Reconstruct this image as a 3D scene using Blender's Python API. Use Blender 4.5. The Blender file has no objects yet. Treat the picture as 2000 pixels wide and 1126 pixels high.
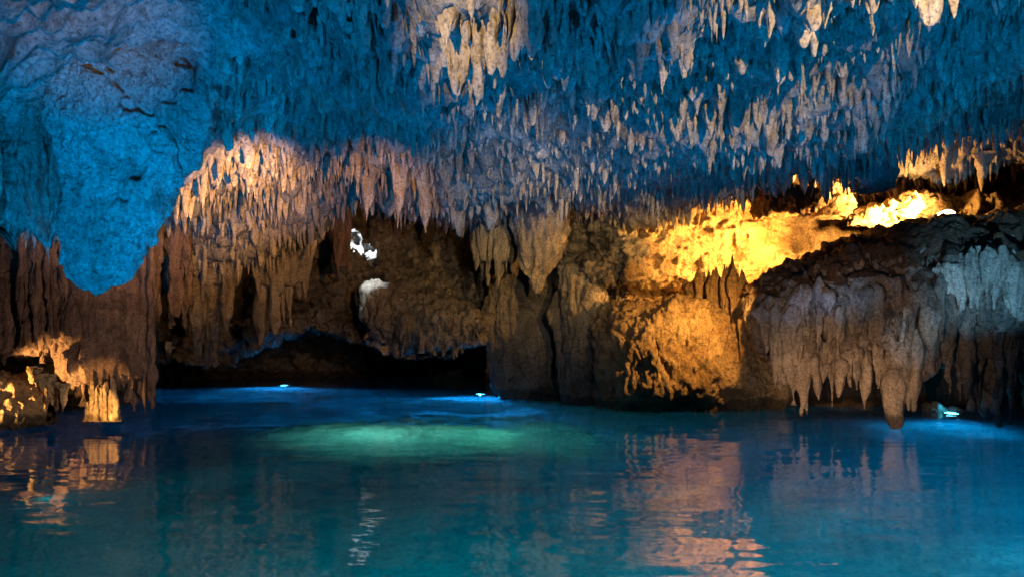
import bpy, math, random
import numpy as np
from mathutils import Vector

random.seed(7)
RNG = np.random.default_rng(11)
F_PX, HX, HY, CAM_H = 1333.0, 1000.0, 654.0, 1.8
scene = bpy.context.scene
COL = scene.collection

# ------------------------------------------------------------------ noise
_perm = np.random.default_rng(3).permutation(256)
_perm = np.concatenate([_perm, _perm, _perm[:2]])
_g = np.random.default_rng(5).normal(size=(256, 3))
_g /= np.linalg.norm(_g, axis=1)[:, None]


def perlin(p):
    p = np.asarray(p, dtype=np.float64)
    i = np.floor(p).astype(np.int64)
    f = p - i
    u = f * f * f * (f * (f * 6 - 15) + 10)
    i &= 255
    out = 0.0
    for dx in (0, 1):
        wx = u[:, 0] if dx else 1 - u[:, 0]
        for dy in (0, 1):
            wy = u[:, 1] if dy else 1 - u[:, 1]
            for dz in (0, 1):
                wz = u[:, 2] if dz else 1 - u[:, 2]
                h = _perm[_perm[_perm[(i[:, 0] + dx) & 255] + ((i[:, 1] + dy) & 255)] + ((i[:, 2] + dz) & 255)]
                g = _g[h]
                out = out + wx * wy * wz * (g[:, 0] * (f[:, 0] - dx) + g[:, 1] * (f[:, 1] - dy) + g[:, 2] * (f[:, 2] - dz))
    return out * 1.6


def fbm(p, octaves=4, gain=0.5):
    out, a, s = 0.0, 1.0, 1.0
    for k in range(octaves):
        out = out + a * perlin(p * s + 17.3 * k)
        a *= gain
        s *= 2.03
    return out


def ridged(p, octaves=3, gain=0.5):
    out, a, s = 0.0, 1.0, 1.0
    for k in range(octaves):
        out = out + a * (1 - 2.2 * np.abs(perlin(p * s + 9.1 * k)))
        a *= gain
        s *= 2.1
    return out


def smooth(a, b, x):
    t = np.clip((x - a) / (b - a), 0, 1)
    return t * t * (3 - 2 * t)


def noise1(x, y, z, s):
    return float(perlin(np.array([[x * s, y * s, z * s]]))[0])


# ------------------------------------------------------------------ helpers
def at(px, py, Y):
    return np.array([(px - HX) / F_PX * Y, Y, CAM_H + (HY - py) / F_PX * Y])


def make_mesh(name, V, Q, smooth_shade=True):
    me = bpy.data.meshes.new(name)
    V = np.ascontiguousarray(V, dtype=np.float32)
    Q = np.ascontiguousarray(Q, dtype=np.int32)
    me.vertices.add(len(V))
    me.vertices.foreach_set('co', V.ravel())
    n = len(Q)
    me.loops.add(n * 4)
    me.loops.foreach_set('vertex_index', Q.ravel())
    me.polygons.add(n)
    me.polygons.foreach_set('loop_start', np.arange(0, n * 4, 4, dtype=np.int32))
    me.polygons.foreach_set('loop_total', np.full(n, 4, dtype=np.int32))
    me.update(calc_edges=True)
    me.validate()
    me.polygons.foreach_set('use_smooth', np.full(len(me.polygons), smooth_shade, dtype=bool))
    return me


def tag(o, label=None, cat=None, group=None, kind=None):
    if label: o['label'] = label
    if cat: o['category'] = cat
    if group: o['group'] = group
    if kind: o['kind'] = kind
    return o


def add(name, V, Q, mat, parent=None, origin=None, smooth_shade=True):
    V = np.asarray(V)
    if parent is not None:
        org = np.array(parent['_org'])
        V = V - org
        me = make_mesh(name, V, Q, smooth_shade)
        o = bpy.data.objects.new(name, me)
        o.parent = parent
        COL.objects.link(o)
    else:
        org = np.array([0.0, 0, 0]) if origin is None else np.asarray(origin, dtype=float)
        me = make_mesh(name, V - org, Q, smooth_shade)
        o = bpy.data.objects.new(name, me)
        o.location = org
        o['_org'] = [float(c) for c in org]
        COL.objects.link(o)
    me.materials.append(mat)
    return o


def empty(name, loc):
    o = bpy.data.objects.new(name, None)
    o.location = loc
    o['_org'] = [float(c) for c in loc]
    o.empty_display_size = 0.1
    COL.objects.link(o)
    return o


def grid_quads(nu, nv, wrap=False):
    """nu columns by nv rows, vertex index = j * nu + i"""
    i = np.arange(nu if wrap else nu - 1)
    j = np.arange(nv - 1)
    I, J = np.meshgrid(i, j)
    I = I.ravel(); J = J.ravel()
    I2 = (I + 1) % nu
    return np.stack([J * nu + I, J * nu + I2, (J + 1) * nu + I2, (J + 1) * nu + I], axis=1)


def normals(V, Q):
    d1 = V[Q[:, 2]] - V[Q[:, 0]]
    d2 = V[Q[:, 3]] - V[Q[:, 1]]
    fn = np.cross(d1, d2)
    N = np.zeros_like(V)
    for k in range(4):
        np.add.at(N, Q[:, k], fn)
    l = np.linalg.norm(N, axis=1)
    l[l == 0] = 1
    return N / l[:, None]


def rough(V, Q, amp=0.1, freq=1.0, flute=0.05, ffreq=3.0, fine=0.02, zs=0.16, crack=0.0, seed=0.0, sign=1.0):
    """pushes a surface in and out along its normals: lumps, vertical flutes, pits, cracks"""
    N = normals(V, Q) * sign
    S = V + seed
    d = amp * fbm(S * freq, 4)
    if flute:
        W = S + 0.12 * np.stack([perlin(S * 1.7), perlin(S * 1.7 + 40), np.zeros(len(S))], axis=1)
        K = np.stack([W[:, 0] * ffreq, W[:, 1] * ffreq, W[:, 2] * ffreq * zs], axis=1)
        d = d + flute * (ridged(K, 3) - 0.65)
    if fine:
        d = d + fine * fbm(S * np.array([7.0, 7.0, 4.5]), 3)
    if crack:
        c = perlin(S * np.array([1.6, 1.6, 0.8]) + 3.3) + 0.25 * perlin(S * 5)
        d = d - crack * np.exp(-(c / 0.035) ** 2)
    return V + N * d[:, None]


# ------------------------------------------------------------------ materials
def rock_mat(name, pale, mid, dark, dark_amt=0.45, streak=0.5, bump=0.5, rough_=0.58, scale=1.0, spec=0.5):
    m = bpy.data.materials.new(name)
    m.use_nodes = True
    nt = m.node_tree
    N, L = nt.nodes, nt.links
    N.clear()
    out = N.new('ShaderNodeOutputMaterial')
    b = N.new('ShaderNodeBsdfPrincipled')
    L.new(b.outputs[0], out.inputs[0])
    geo = N.new('ShaderNodeNewGeometry')

    def noise(s, detail, rough, vec=None, dist=0.0):
        n = N.new('ShaderNodeTexNoise')
        n.inputs['Scale'].default_value = s * scale
        n.inputs['Detail'].default_value = detail
        n.inputs['Roughness'].default_value = rough
        n.inputs['Distortion'].default_value = dist
        L.new(vec or geo.outputs['Position'], n.inputs['Vector'])
        return n.outputs['Fac']

    def ramp(fac, pts):
        r = N.new('ShaderNodeValToRGB')
        e = r.color_ramp.elements
        e[0].position, e[0].color = pts[0][0], pts[0][1]
        e[1].position, e[1].color = pts[-1][0], pts[-1][1]
        for p, c in pts[1:-1]:
            q = e.new(p); q.color = c
        L.new(fac, r.inputs[0])
        return r.outputs[0]

    def mix(f, a, c, mode='MIX'):
        n = N.new('ShaderNodeMix')
        n.data_type = 'RGBA'; n.blend_type = mode
        for sock, v in ((0, f), (6, a), (7, c)):
            if hasattr(v, 'links'):
                L.new(v, n.inputs[sock])
            else:
                n.inputs[sock].default_value = v
        return n.outputs[2]

    g = lambda v: (v, v, v, 1)
    mp = N.new('ShaderNodeMapping')
    mp.inputs['Scale'].default_value = (1, 1, 0.16)
    L.new(geo.outputs['Position'], mp.inputs[0])
    big = noise(0.9, 6, 0.62, dist=0.4)
    base = ramp(big, [(0.34, (*mid, 1)), (0.5, tuple((a + c) / 2 for a, c in zip(mid, pale)) + (1,)), (0.66, (*pale, 1))])
    st = noise(5.5, 7, 0.68, vec=mp.outputs[0])
    stc = ramp(st, [(0.36, g(0.32)), (0.55, g(1.0))])
    base = mix(streak, base, stc, 'MULTIPLY')
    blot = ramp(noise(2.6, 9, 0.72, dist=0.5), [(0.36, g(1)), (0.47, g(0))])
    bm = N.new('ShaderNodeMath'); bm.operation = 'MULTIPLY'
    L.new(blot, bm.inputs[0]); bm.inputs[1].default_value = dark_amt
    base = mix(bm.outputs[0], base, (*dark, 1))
    spk = ramp(noise(19, 7, 0.75), [(0.37, g(0.16)), (0.47, g(0.85)), (0.56, g(1.1)), (0.66, g(1.35))])
    base = mix(0.9, base, spk, 'MULTIPLY')
    sep = N.new('ShaderNodeSeparateXYZ'); L.new(geo.outputs['Position'], sep.inputs[0])
    wz = N.new('ShaderNodeMath'); wz.operation = 'MULTIPLY_ADD'
    L.new(noise(1.3, 3, 0.6), wz.inputs[0]); wz.inputs[1].default_value = -0.5; L.new(sep.outputs[2], wz.inputs[2])
    wet = ramp(wz.outputs[0], [(0.0, g(0.35)), (0.07, g(1))])
    base = mix(1.0, base, wet, 'MULTIPLY')
    L.new(base, b.inputs['Base Color'])
    r = ramp(noise(4, 5, 0.6), [(0.35, g(max(rough_ - 0.22, 0.15))), (0.65, g(min(rough_ + 0.12, 1)))])
    L.new(r, b.inputs['Roughness'])
    b.inputs['Specular IOR Level'].default_value = spec
    # bump: grain + pits + runnels
    ma = N.new('ShaderNodeMath'); ma.operation = 'MULTIPLY_ADD'
    L.new(noise(11, 11, 0.7), ma.inputs[0]); ma.inputs[1].default_value = 1.0
    ms = N.new('ShaderNodeMath'); ms.operation = 'MULTIPLY'
    L.new(noise(9, 6, 0.6, vec=mp.outputs[0]), ms.inputs[0]); ms.inputs[1].default_value = 0.8
    L.new(ms.outputs[0], ma.inputs[2])
    bp = N.new('ShaderNodeBump')
    bp.inputs['Strength'].default_value = bump
    bp.inputs['Distance'].default_value = 0.14
    L.new(ma.outputs[0], bp.inputs['Height'])
    L.new(bp.outputs[0], b.inputs['Normal'])
    return m


M = {}
M['ceiling'] = rock_mat('ceiling_limestone', (0.34, 0.30, 0.26), (0.16, 0.14, 0.12), (0.07, 0.06, 0.05), 0.7, 0.6, 0.6)  # darker than the dripstone, to put shade between the stalactites
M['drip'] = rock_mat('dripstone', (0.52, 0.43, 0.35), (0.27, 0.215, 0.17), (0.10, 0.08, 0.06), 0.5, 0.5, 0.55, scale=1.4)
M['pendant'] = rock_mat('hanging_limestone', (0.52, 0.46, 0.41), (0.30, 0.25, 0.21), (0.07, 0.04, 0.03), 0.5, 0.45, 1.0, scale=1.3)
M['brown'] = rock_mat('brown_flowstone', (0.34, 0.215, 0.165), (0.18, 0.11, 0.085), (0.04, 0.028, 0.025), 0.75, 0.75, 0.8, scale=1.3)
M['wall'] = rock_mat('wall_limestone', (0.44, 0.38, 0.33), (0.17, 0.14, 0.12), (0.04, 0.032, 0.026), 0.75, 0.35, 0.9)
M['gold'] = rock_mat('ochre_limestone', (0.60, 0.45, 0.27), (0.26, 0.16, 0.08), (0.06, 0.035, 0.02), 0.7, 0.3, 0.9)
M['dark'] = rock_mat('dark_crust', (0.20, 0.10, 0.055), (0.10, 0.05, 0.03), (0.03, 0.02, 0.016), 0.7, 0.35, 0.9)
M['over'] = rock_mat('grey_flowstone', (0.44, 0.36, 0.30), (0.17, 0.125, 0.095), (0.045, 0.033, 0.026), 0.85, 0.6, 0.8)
M['black'] = rock_mat('gap_shade_rock', (0.055, 0.045, 0.04), (0.03, 0.025, 0.022), (0.012, 0.01, 0.01), 0.6, 0.3, 0.8)  # near-black colour stands in for shade in the gaps behind the overhang
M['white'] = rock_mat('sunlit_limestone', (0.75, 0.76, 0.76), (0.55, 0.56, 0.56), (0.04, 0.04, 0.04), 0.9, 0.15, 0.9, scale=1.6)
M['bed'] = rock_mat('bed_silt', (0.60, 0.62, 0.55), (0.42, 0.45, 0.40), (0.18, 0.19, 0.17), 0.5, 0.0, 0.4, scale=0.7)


def metal_mat(name, col, rough_=0.5, metallic=0.6):
    m = bpy.data.materials.new(name); m.use_nodes = True
    nt = m.node_tree
    b = nt.nodes['Principled BSDF']
    n = nt.nodes.new('ShaderNodeTexNoise'); n.inputs['Scale'].default_value = 14
    r = nt.nodes.new('ShaderNodeValToRGB')
    r.color_ramp.elements[0].color = tuple(c * 0.6 for c in col) + (1,)
    r.color_ramp.elements[1].color = (*col, 1)
    nt.links.new(n.outputs[0], r.inputs[0]); nt.links.new(r.outputs[0], b.inputs['Base Color'])
    b.inputs['Roughness'].default_value = rough_; b.inputs['Metallic'].default_value = metallic
    return m


def glow_mat(name, col, strength):
    m = bpy.data.materials.new(name); m.use_nodes = True
    nt = m.node_tree; nt.nodes.clear()
    o = nt.nodes.new('ShaderNodeOutputMaterial'); e = nt.nodes.new('ShaderNodeEmission')
    e.inputs[0].default_value = (*col, 1); e.inputs[1].default_value = strength
    nt.links.new(e.outputs[0], o.inputs[0])
    return m


M['housing'] = metal_mat('lamp_housing', (0.12, 0.12, 0.13))
M['blue_lens'] = glow_mat('blue_lamp_lens', (0.10, 0.62, 1.0), 9)
M['cyan_lens'] = glow_mat('cyan_lamp_lens', (0.12, 0.75, 1.0), 7)
M['gold_lens'] = glow_mat('amber_lamp_lens', (1.0, 0.62, 0.22), 40)

# ------------------------------------------------------------------ plan of the cave
def spl(x, pts):
    xs = [p[0] for p in pts]; ys = [p[1] for p in pts]
    return np.interp(x, xs, ys)


def ceil_z(x, y):
    """height of the bare ceiling above the water (x, y arrays)"""
    x = np.asarray(x, dtype=float); y = np.asarray(y, dtype=float)
    b = spl(x, [(-14, 4.3), (-8, 4.45), (-5.5, 4.75), (-3, 5.25), (0, 5.5), (5, 5.95), (7, 6.25), (9, 6.75), (14, 6.9)])
    # the far left lowers towards the back
    b = b - 0.5 * smooth(12, 17, y) * (1 - smooth(-6.3, -4.6, x))
    b = b + 0.7 * smooth(17, 19.5, y) * (1 - smooth(-2.5, -1, x)) + 0.55 * np.exp(-((x + 3.8) / 0.9) ** 2 - ((y - 16.5) / 2.5) ** 2) + 0.9 * np.exp(-((x + 4.7) / 1.3) ** 2 - ((y - 20.5) / 2.0) ** 2)
    b = b - 0.45 * smooth(13, 18, y) * smooth(-4, -1, x) * (1 - smooth(3, 5.5, x))
    P = np.stack([x.ravel(), y.ravel(), np.zeros(x.size)], axis=1)
    und = fbm(P * 0.33 + 5.1, 3).reshape(x.shape)
    b = b - 0.38 * und
    # terraces: lines where the rock drops a step
    t = np.sin(y * 1.05 + 0.5 * x + 1.6 * perlin(P * 0.25 + 31).reshape(x.shape))
    b = b - 0.36 * smooth(-0.3, 0.7, t)
    cb = fbm(P * 1.15 + 61, 3).reshape(x.shape)
    b = b - 0.24 * smooth(0.0, 0.75, cb) - 0.06 * perlin(P * 3.0 + 13).reshape(x.shape)
    b = b + 0.55 * np.exp(-((x + 3.0) / 0.9) ** 2 - ((y - 9.3) / 1.3) ** 2)
    # hanging shoulders
    for (cx, cy, rx, ry, a) in ((0.0, 8.7, 0.9, 0.7, 0.35), (-1.0, 9.6, 1.1, 0.7, 0.25), (3.6, 11.0, 3.0, 1.2, 0.42),
                                (6.0, 13.0, 2.6, 1.6, 0.5), (1.5, 16.0, 3.0, 1.4, 0.35)):
        b = b - a * np.exp(-((x - cx) / rx) ** 2 - ((y - cy) / ry) ** 2)
    return b


WALL_PTS = [(-2000, 13), (-500, 14), (0, 16.5), (250, 18.5), (330, 21), (560, 22.0), (900, 20.6), (1000, 19.8), (1100, 18.6),
            (1200, 17.9), (1300, 18.3), (1420, 19.2), (1560, 20.3), (1750, 20.6), (1900, 20.0), (2050, 18.5), (2500, 15), (4000, 13)]
# (px, py, half width, half height, metres towards the viewer)
WALL_BUMPS = [
    (820, 560, 110, 38, 0.7), (1215, 530, 90, 60, 0.6), (1130, 520, 60, 55, 0.5), (1100, 640, 90, 60, 0.3), (1300, 500, 150, 55, 0.5),
    (1010, 600, 50, 120, -0.8), (880, 480, 80, 50, -0.6), (600, 430, 160, 60, 0.8), (1240, 572, 130, 12, -1.6),
    (1150, 480, 34, 18, -1.6), (1450, 470, 60, 40, 0.6), (1520, 395, 90, 22, 0.5), (1650, 360, 60, 60, 0.4),
    (1840, 390, 70, 25, 0.5), (1700, 440, 60, 12, -1.0), (1035, 690, 50, 90, 0.5), (1075, 660, 16, 110, -1.5), (470, 640, 140, 26, 1.2),
    (560, 600, 60, 20, -0.8), (700, 610, 40, 50, -0.5), (400, 560, 60, 80, 0.6), (1690, 770, 140, 50, 3.2), (760, 660, 60, 20, 0.7),  # deep bump behind the overhang is added to block amber light
]


def wall_y(px, z):
    base = spl(px, WALL_PTS)
    py = HY - (z - CAM_H) * F_PX / base
    y = base.copy()
    # low dark cavern along the left and the middle
    cav = smooth(290, 330, px) * (1 - smooth(945, 985, px))
    roof = spl(px, [(300, 705), (420, 715), (500, 690), (600, 640), (700, 668), (800, 700), (880, 695), (945, 650)])
    roof = roof + 10 * perlin(np.stack([px * 0.03, px * 0, z * 0], axis=1))
    y = y + cav * 7.5 * smooth(0, 9, py - roof)
    # the golden wall leans: further out low down
    g = smooth(1120, 1300, px)
    y = y - g * 1.2 * smooth(560, 700, py) * (1 - smooth(1500, 1700, px))
    y = y - 0.8 * (1 - smooth(330, 450, py)) * 0
    for (cx, cy, rx, ry, a) in WALL_BUMPS:
        y = y - a * np.exp(-((px - cx) / rx) ** 2 - ((py - cy) / ry) ** 2)
    return y, py


def build_wall():
    dz = 0.04
    zs = np.arange(-1.2, 7.6, dz)
    th = []
    t = -math.radians(80)
    while t < math.radians(80):
        th.append(t)
        t += 0.0021 if abs(t) < 0.68 else 0.02
    th = np.array(th)
    px = HX + F_PX * np.tan(th)
    PX, ZZ = np.meshgrid(px, zs)
    TH = np.broadcast_to(th, PX.shape)
    PXf, Zf, T = PX.ravel(), ZZ.ravel(), TH.ravel()
    Y, py = wall_y(PXf, Zf)
    Y = np.minimum(Y, 15.5 / np.maximum(np.abs(np.tan(T)), 1e-3))
    V = np.stack([np.tan(T) * Y, Y, Zf], axis=1)
    Q = grid_quads(len(th), len(zs))
    P = V.copy()
    # big lumps, ledges and hollows
    d = 0.42 * fbm(P * 0.75, 4) + 0.30 * ridged(P * np.array([0.9, 0.9, 1.6]) + 4, 3) - 0.2
    d = d * (1 - 0.55 * smooth(1220, 1320, PXf))
    lay = ridged(np.stack([P[:, 0] * 0.35, P[:, 1] * 0.35, P[:, 2] * 2.6 + 0.6 * perlin(P * 0.8)], axis=1), 2)
    d = d + 0.10 * lay
    Y2 = np.maximum(V[:, 1] - d, 1.0)
    V = np.stack([np.tan(T) * Y2, Y2, Zf], axis=1)
    Vr = rough(V, Q, amp=0.12, freq=2.3, flute=0.07, ffreq=1.9, fine=0.045, zs=0.25, crack=0.12, sign=-1.0)
    V = V + (Vr - V) * (1 - 0.5 * smooth(1220, 1320, PXf))[:, None]
    # openings to daylight
    c = V[Q].mean(axis=1)
    cpx = HX + c[:, 0] / c[:, 1] * F_PX
    cpy = HY - (c[:, 2] - CAM_H) / c[:, 1] * F_PX
    hole = np.zeros(len(Q), dtype=bool)
    nz = 5 * perlin(c * 4.0)
    for (hx, hy, rx, ry) in ((693, 468, 14, 20), (708, 486, 15, 11), (722, 493, 12, 10), (728, 508, 9, 13)):
        hole |= (((cpx - hx) / (rx + nz)) ** 2 + ((cpy - hy) / (ry + nz)) ** 2) < 1
    # material regions
    o = add('cave_wall', V, Q[~hole], M['wall'], smooth_shade=True)
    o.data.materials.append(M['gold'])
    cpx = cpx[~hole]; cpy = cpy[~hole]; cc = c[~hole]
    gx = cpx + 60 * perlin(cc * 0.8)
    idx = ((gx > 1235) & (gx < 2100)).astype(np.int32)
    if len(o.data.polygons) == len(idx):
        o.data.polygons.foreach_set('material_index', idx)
    tag(o, kind='structure')
    return o


def build_ceiling():
    s = 0.06
    xs = np.arange(-15.5, 16.5, s)
    ys = np.concatenate([np.arange(-5, 5.5, 0.2), np.arange(5.5, 24, s)])
    X, Yg = np.meshgrid(xs, ys)
    Z = ceil_z(X, Yg)
    V = np.stack([X.ravel(), Yg.ravel(), Z.ravel()], axis=1)
    Q = grid_quads(len(xs), len(ys))
    P = V * np.array([1, 1, 0])
    # worn knobs: every cell sags towards its middle
    r = ridged(P * 1.7, 3, 0.55)
    V[:, 2] -= 0.13 * r + 0.10 * fbm(P * 3.1 + 8, 4) + 0.05 * perlin(P * 9)
    cc = V[Q].mean(axis=1)
    Q = Q[~((cc[:, 0] > -6.2) & (cc[:, 0] < -3.4) & (cc[:, 1] > 21.2))]
    o = add('cave_ceiling', V, Q, M['ceiling'])
    tag(o, kind='structure')
    return o


# ------------------------------------------------------------------ dripstone templates (hang from z=0 to z=-1, radius 1)
def template(seed, na, nt, kind_):
    kind = kind_.lstrip('r') or kind_
    rib = kind_.startswith('r')
    rs = np.random.default_rng(seed)
    a = np.linspace(0, 2 * math.pi, na, endpoint=False)
    t = np.linspace(0, 1, nt) ** 0.9
    A, T = np.meshgrid(a, t)
    ph = rs.uniform(0, 6.28, 4)
    ca, sa = np.cos(A), np.sin(A)
    off = rs.uniform(0, 60)
    nz = perlin(np.stack([ca.ravel() * 1.1 + off, sa.ravel() * 1.1 + off, T.ravel() * 3.2], axis=1)).reshape(A.shape)
    nz2 = perlin(np.stack([ca.ravel() * 2.3 + off, sa.ravel() * 2.3, T.ravel() * 7.5 + off], axis=1)).reshape(A.shape)
    fl = np.cos(A * 3 + ph[0] + 0.8 * nz) * 0.10 + np.cos(A * 5 + ph[1]) * 0.07
    if kind == 'cone':
        p = rs.uniform(0.55, 1.0)
        prof = np.maximum(1 - T, 0) ** p * (1.05 + 0.45 * np.exp(-T * 7)) * (1 + 0.10 * np.sin(T * rs.uniform(5, 12) + ph[2]))
        R = prof * (1 + 0.42 * nz + 0.22 * nz2 + fl)
        Zc = -T
    elif kind == 'blunt':
        prof = (1 - T ** rs.uniform(3, 6)) ** 0.5 * (0.72 + 0.28 * (1 - T)) * (1 + 0.35 * np.exp(-T * 8))
        R = prof * (1 + 0.45 * nz + 0.25 * nz2 + fl)
        Zc = -T
    else:  # curtain: several tips along its width
        n = rs.uniform(3.2, 5.5)
        comb = 0.5 + 0.5 * np.cos(ca * n + ph[1] + 0.6 * np.sin(ca * 7 + ph[2]))
        Ln = 0.58 + 0.42 * comb ** 1.4 * (0.75 + 0.25 * np.cos(ca * 2 + ph[3]))
        prof = (1 - T ** 2.6) ** 0.7 * (0.8 + 0.2 * (1 - T) + 0.25 * np.exp(-T * 8))
        R = prof * (1 + 0.3 * nz + 0.25 * nz2 + 1.3 * fl)
        Zc = -T * Ln
    if rib:
        R = R * smooth(-0.03, 0.3, T) * 1.15
    bx = rs.normal(0, 0.22) * T ** 1.6 + 0.15 * np.sin(T * 4 + ph[3]) * T
    by = rs.normal(0, 0.22) * T ** 1.6
    V = np.stack([(R * ca + bx).ravel(), (R * sa + by).ravel(), Zc.ravel()], axis=1)
    return V


NT_LO, NA_LO = 8, 9
NT_HI, NA_HI = 26, 20
KINDS_ = ['cone', 'cone', 'blunt', 'curtain', 'cone', 'blunt', 'curtain', 'cone', 'cone', 'blunt']
T_LO = [template(100 + k, NA_LO, NT_LO, KINDS_[k % 10]) for k in range(20)]
T_HI = [template(100 + k, NA_HI, NT_HI, KINDS_[k % 10]) for k in range(20)]
T_RIB = [template(200 + k, NA_HI, 34, 'r' + KINDS_[k % 10]) for k in range(20)]
Q_LO = grid_quads(NA_LO, NT_LO, True)
Q_RIB = grid_quads(NA_HI, 34, True)
Q_HI = grid_quads(NA_HI, NT_HI, True)


def drips_mesh(items, hi=True, rib=False):
    """items: (x, y, ztop, length, rx, ry, angle, variant) -> one mesh"""
    T, Qt = (T_RIB, Q_RIB) if rib else (T_HI, Q_HI) if hi else (T_LO, Q_LO)
    Vs, Qs, n = [], [], 0
    for (x, y, z, L, rx, ry, ang, k) in items:
        t = T[k % 20]
        px_, py_ = t[:, 0] * rx, t[:, 1] * ry
        c, s = math.cos(ang), math.sin(ang)
        V = np.stack([x + px_ * c - py_ * s, y + px_ * s + py_ * c, z + t[:, 2] * L], axis=1)
        Vs.append(V); Qs.append(Qt + n); n += len(V)
    return np.concatenate(Vs), np.concatenate(Qs)


def hi_rough(V, Q, seed=0.0, k=1.0):
    return rough(V, Q, amp=0.02 * k, freq=4.0, flute=0.012 * k, ffreq=7, fine=0.012 * k, seed=seed)


# ------------------------------------------------------------------ lofts
def loft_z(rows, Y, ratio=0.8, na=150, nz=130, lean=0.0, power=2.4, cap=True, Yfun=None):
    """rows (py, px_left, px_right[, Y]) in falling py order of height: a standing or hanging body"""
    rows = sorted(rows, key=lambda r: r[0])
    pys = np.linspace(rows[0][0], rows[-1][0], nz)
    pl = spl(pys, [(r[0], r[1]) for r in rows])
    pr = spl(pys, [(r[0], r[2]) for r in rows])
    k = np.ones(9) / 9
    if nz > 40:
        for arr in (pl, pr):
            e = np.convolve(np.pad(arr, 4, mode='edge'), k, 'valid')
            arr[2:-2] = e[2:-2]
    a = np.linspace(0, 2 * math.pi, na, endpoint=False)
    ca, sa = np.cos(a), np.sin(a)
    ex = np.sign(ca) * np.abs(ca) ** (2 / power)
    ey = np.sign(sa) * np.abs(sa) ** (2 / power)
    V = []
    for py, l, r in zip(pys, pl, pr):
        cx = ((l + r) / 2 - HX) / F_PX * Y
        w = max((r - l) / 2 / F_PX * Y, 0.004)
        z = CAM_H + (HY - py) / F_PX * Y
        dpt = w * ratio if ratio < 5 else ratio - 5
        if ratio >= 5:
            dpt = dpt * min(1.0, (w / 0.3) ** 0.5)
        V.append(np.stack([cx + w * ex, Y + lean * (z - CAM_H) + dpt * ey, np.full(na, z)], axis=1))
    V = np.concatenate(V)
    Q = grid_quads(na, nz, True)
    Q = Q[:, ::-1]
    return V, Q


def loft_x(rows, nx=200, na=140, power=2.3):
    """rows (px, py_top, py_bottom, Y_centre, half_depth): a long rock mass running across"""
    pxs = np.linspace(rows[0][0], rows[-1][0], nx)
    cols = [spl(pxs, [(r[0], r[c]) for r in rows]) for c in (1, 2, 3, 4)]
    k = np.ones(13) / 13
    sm = []
    for arr in cols:
        e = np.convolve(np.pad(arr, 6, mode='edge'), k, 'valid')
        e[:1] = arr[:1]
        sm.append(e)
    a = np.linspace(0, 2 * math.pi, na, endpoint=False)
    ca, sa = np.cos(a), np.sin(a)
    ey = np.sign(ca) * np.abs(ca) ** (2 / power)
    ez = np.sign(sa) * np.abs(sa) ** (2 / power)
    V = []
    for px, t, b, Y, d in zip(pxs, *sm):
        zt = CAM_H + (HY - t) / F_PX * Y
        zb = CAM_H + (HY - b) / F_PX * Y
        V.append(np.stack([np.full(na, (px - HX) / F_PX * Y), Y + d * ey, (zt + zb) / 2 + (zt - zb) / 2 * ez], axis=1))
    V = np.concatenate(V)
    Q = grid_quads(na, nx, True)
    return V, Q


def outward(V, Q):
    """flip so that normals point away from the body's middle"""
    N = normals(V, Q)
    c = V.mean(axis=0)
    if np.sum(np.sum(N * (V - c), axis=1)) < 0:
        Q = Q[:, ::-1]
    return Q


def join(parts):
    Vs, Qs, n = [], [], 0
    for V, Q in parts:
        Vs.append(V); Qs.append(Q + n); n += len(V)
    return np.concatenate(Vs), np.concatenate(Qs)


def body(name, V, Q, mat, label, cat, group=None, top_origin=True, parts=None, **kw):
    Q = outward(V, Q)
    V = rough(V, Q, **kw)
    org = V.mean(axis=0)
    org[2] = V[:, 2].max() if top_origin else V[:, 2].min()
    o = add(name, V, Q, mat, origin=org)
    tag(o, label, cat, group)
    return o


def curtain_items(px0, px1, top, bots, Y, wpx=22, depth=0.5, seed=1, n=None, jit=10, ry=0.8, topj=12):
    """a row of overlapping drips from px0 to px1; bots: control points (px, py) of the lower edge"""
    rs = np.random.default_rng(seed)
    n = n or int((px1 - px0) / wpx * 2.2)
    out = []
    for i in range(n):
        px = px0 + (px1 - px0) * (i + rs.uniform(0.1, 0.9)) / n
        b = spl(px, bots) + rs.normal(0, jit)
        tp = (spl(px, top) if isinstance(top, list) else top) + rs.normal(0, topj)
        yy = Y + rs.uniform(-depth, depth)
        p0 = at(px, tp, yy); p1 = at(px, b, yy)
        L = p0[2] - p1[2]
        if L < 0.08: continue
        rx = wpx / F_PX * yy * rs.uniform(0.45, 1.0) * 0.75
        out.append((p0[0], yy, p0[2], L, rx, rx * ry * rs.uniform(0.7, 1.3), rs.uniform(-0.5, 0.5), int(rs.integers(0, 20))))
    return out


def drip_obj(name, items, mat, label=None, cat=None, group=None, parent=None, seed=0.0, k=1.0, rib=False):
    V, Q = drips_mesh(items, True, rib)
    Q = Q[:, ::-1]
    V = rough(V, Q, amp=0.03 * k, freq=3.0, flute=0.022 * k, ffreq=5.5, fine=0.016 * k, seed=seed, sign=1.0)
    if parent is None:
        org = V.mean(axis=0); org[2] = V[:, 2].max()
        o = add(name, V, Q, mat, origin=org)
        tag(o, label, cat, group)
    else:
        o = add(name, V, Q, mat, parent=parent)
        if label: o['label'] = label
    return o

# ================================================================== BUILD
build_wall()
build_ceiling()

# ---- daylight seen through the cracks: sunlit rock of the shaft outside
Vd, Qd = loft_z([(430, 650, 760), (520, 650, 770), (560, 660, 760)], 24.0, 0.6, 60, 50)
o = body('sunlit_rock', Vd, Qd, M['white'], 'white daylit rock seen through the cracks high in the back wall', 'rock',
         amp=0.25, freq=1.5, flute=0.1, ffreq=3, fine=0.08)

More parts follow.
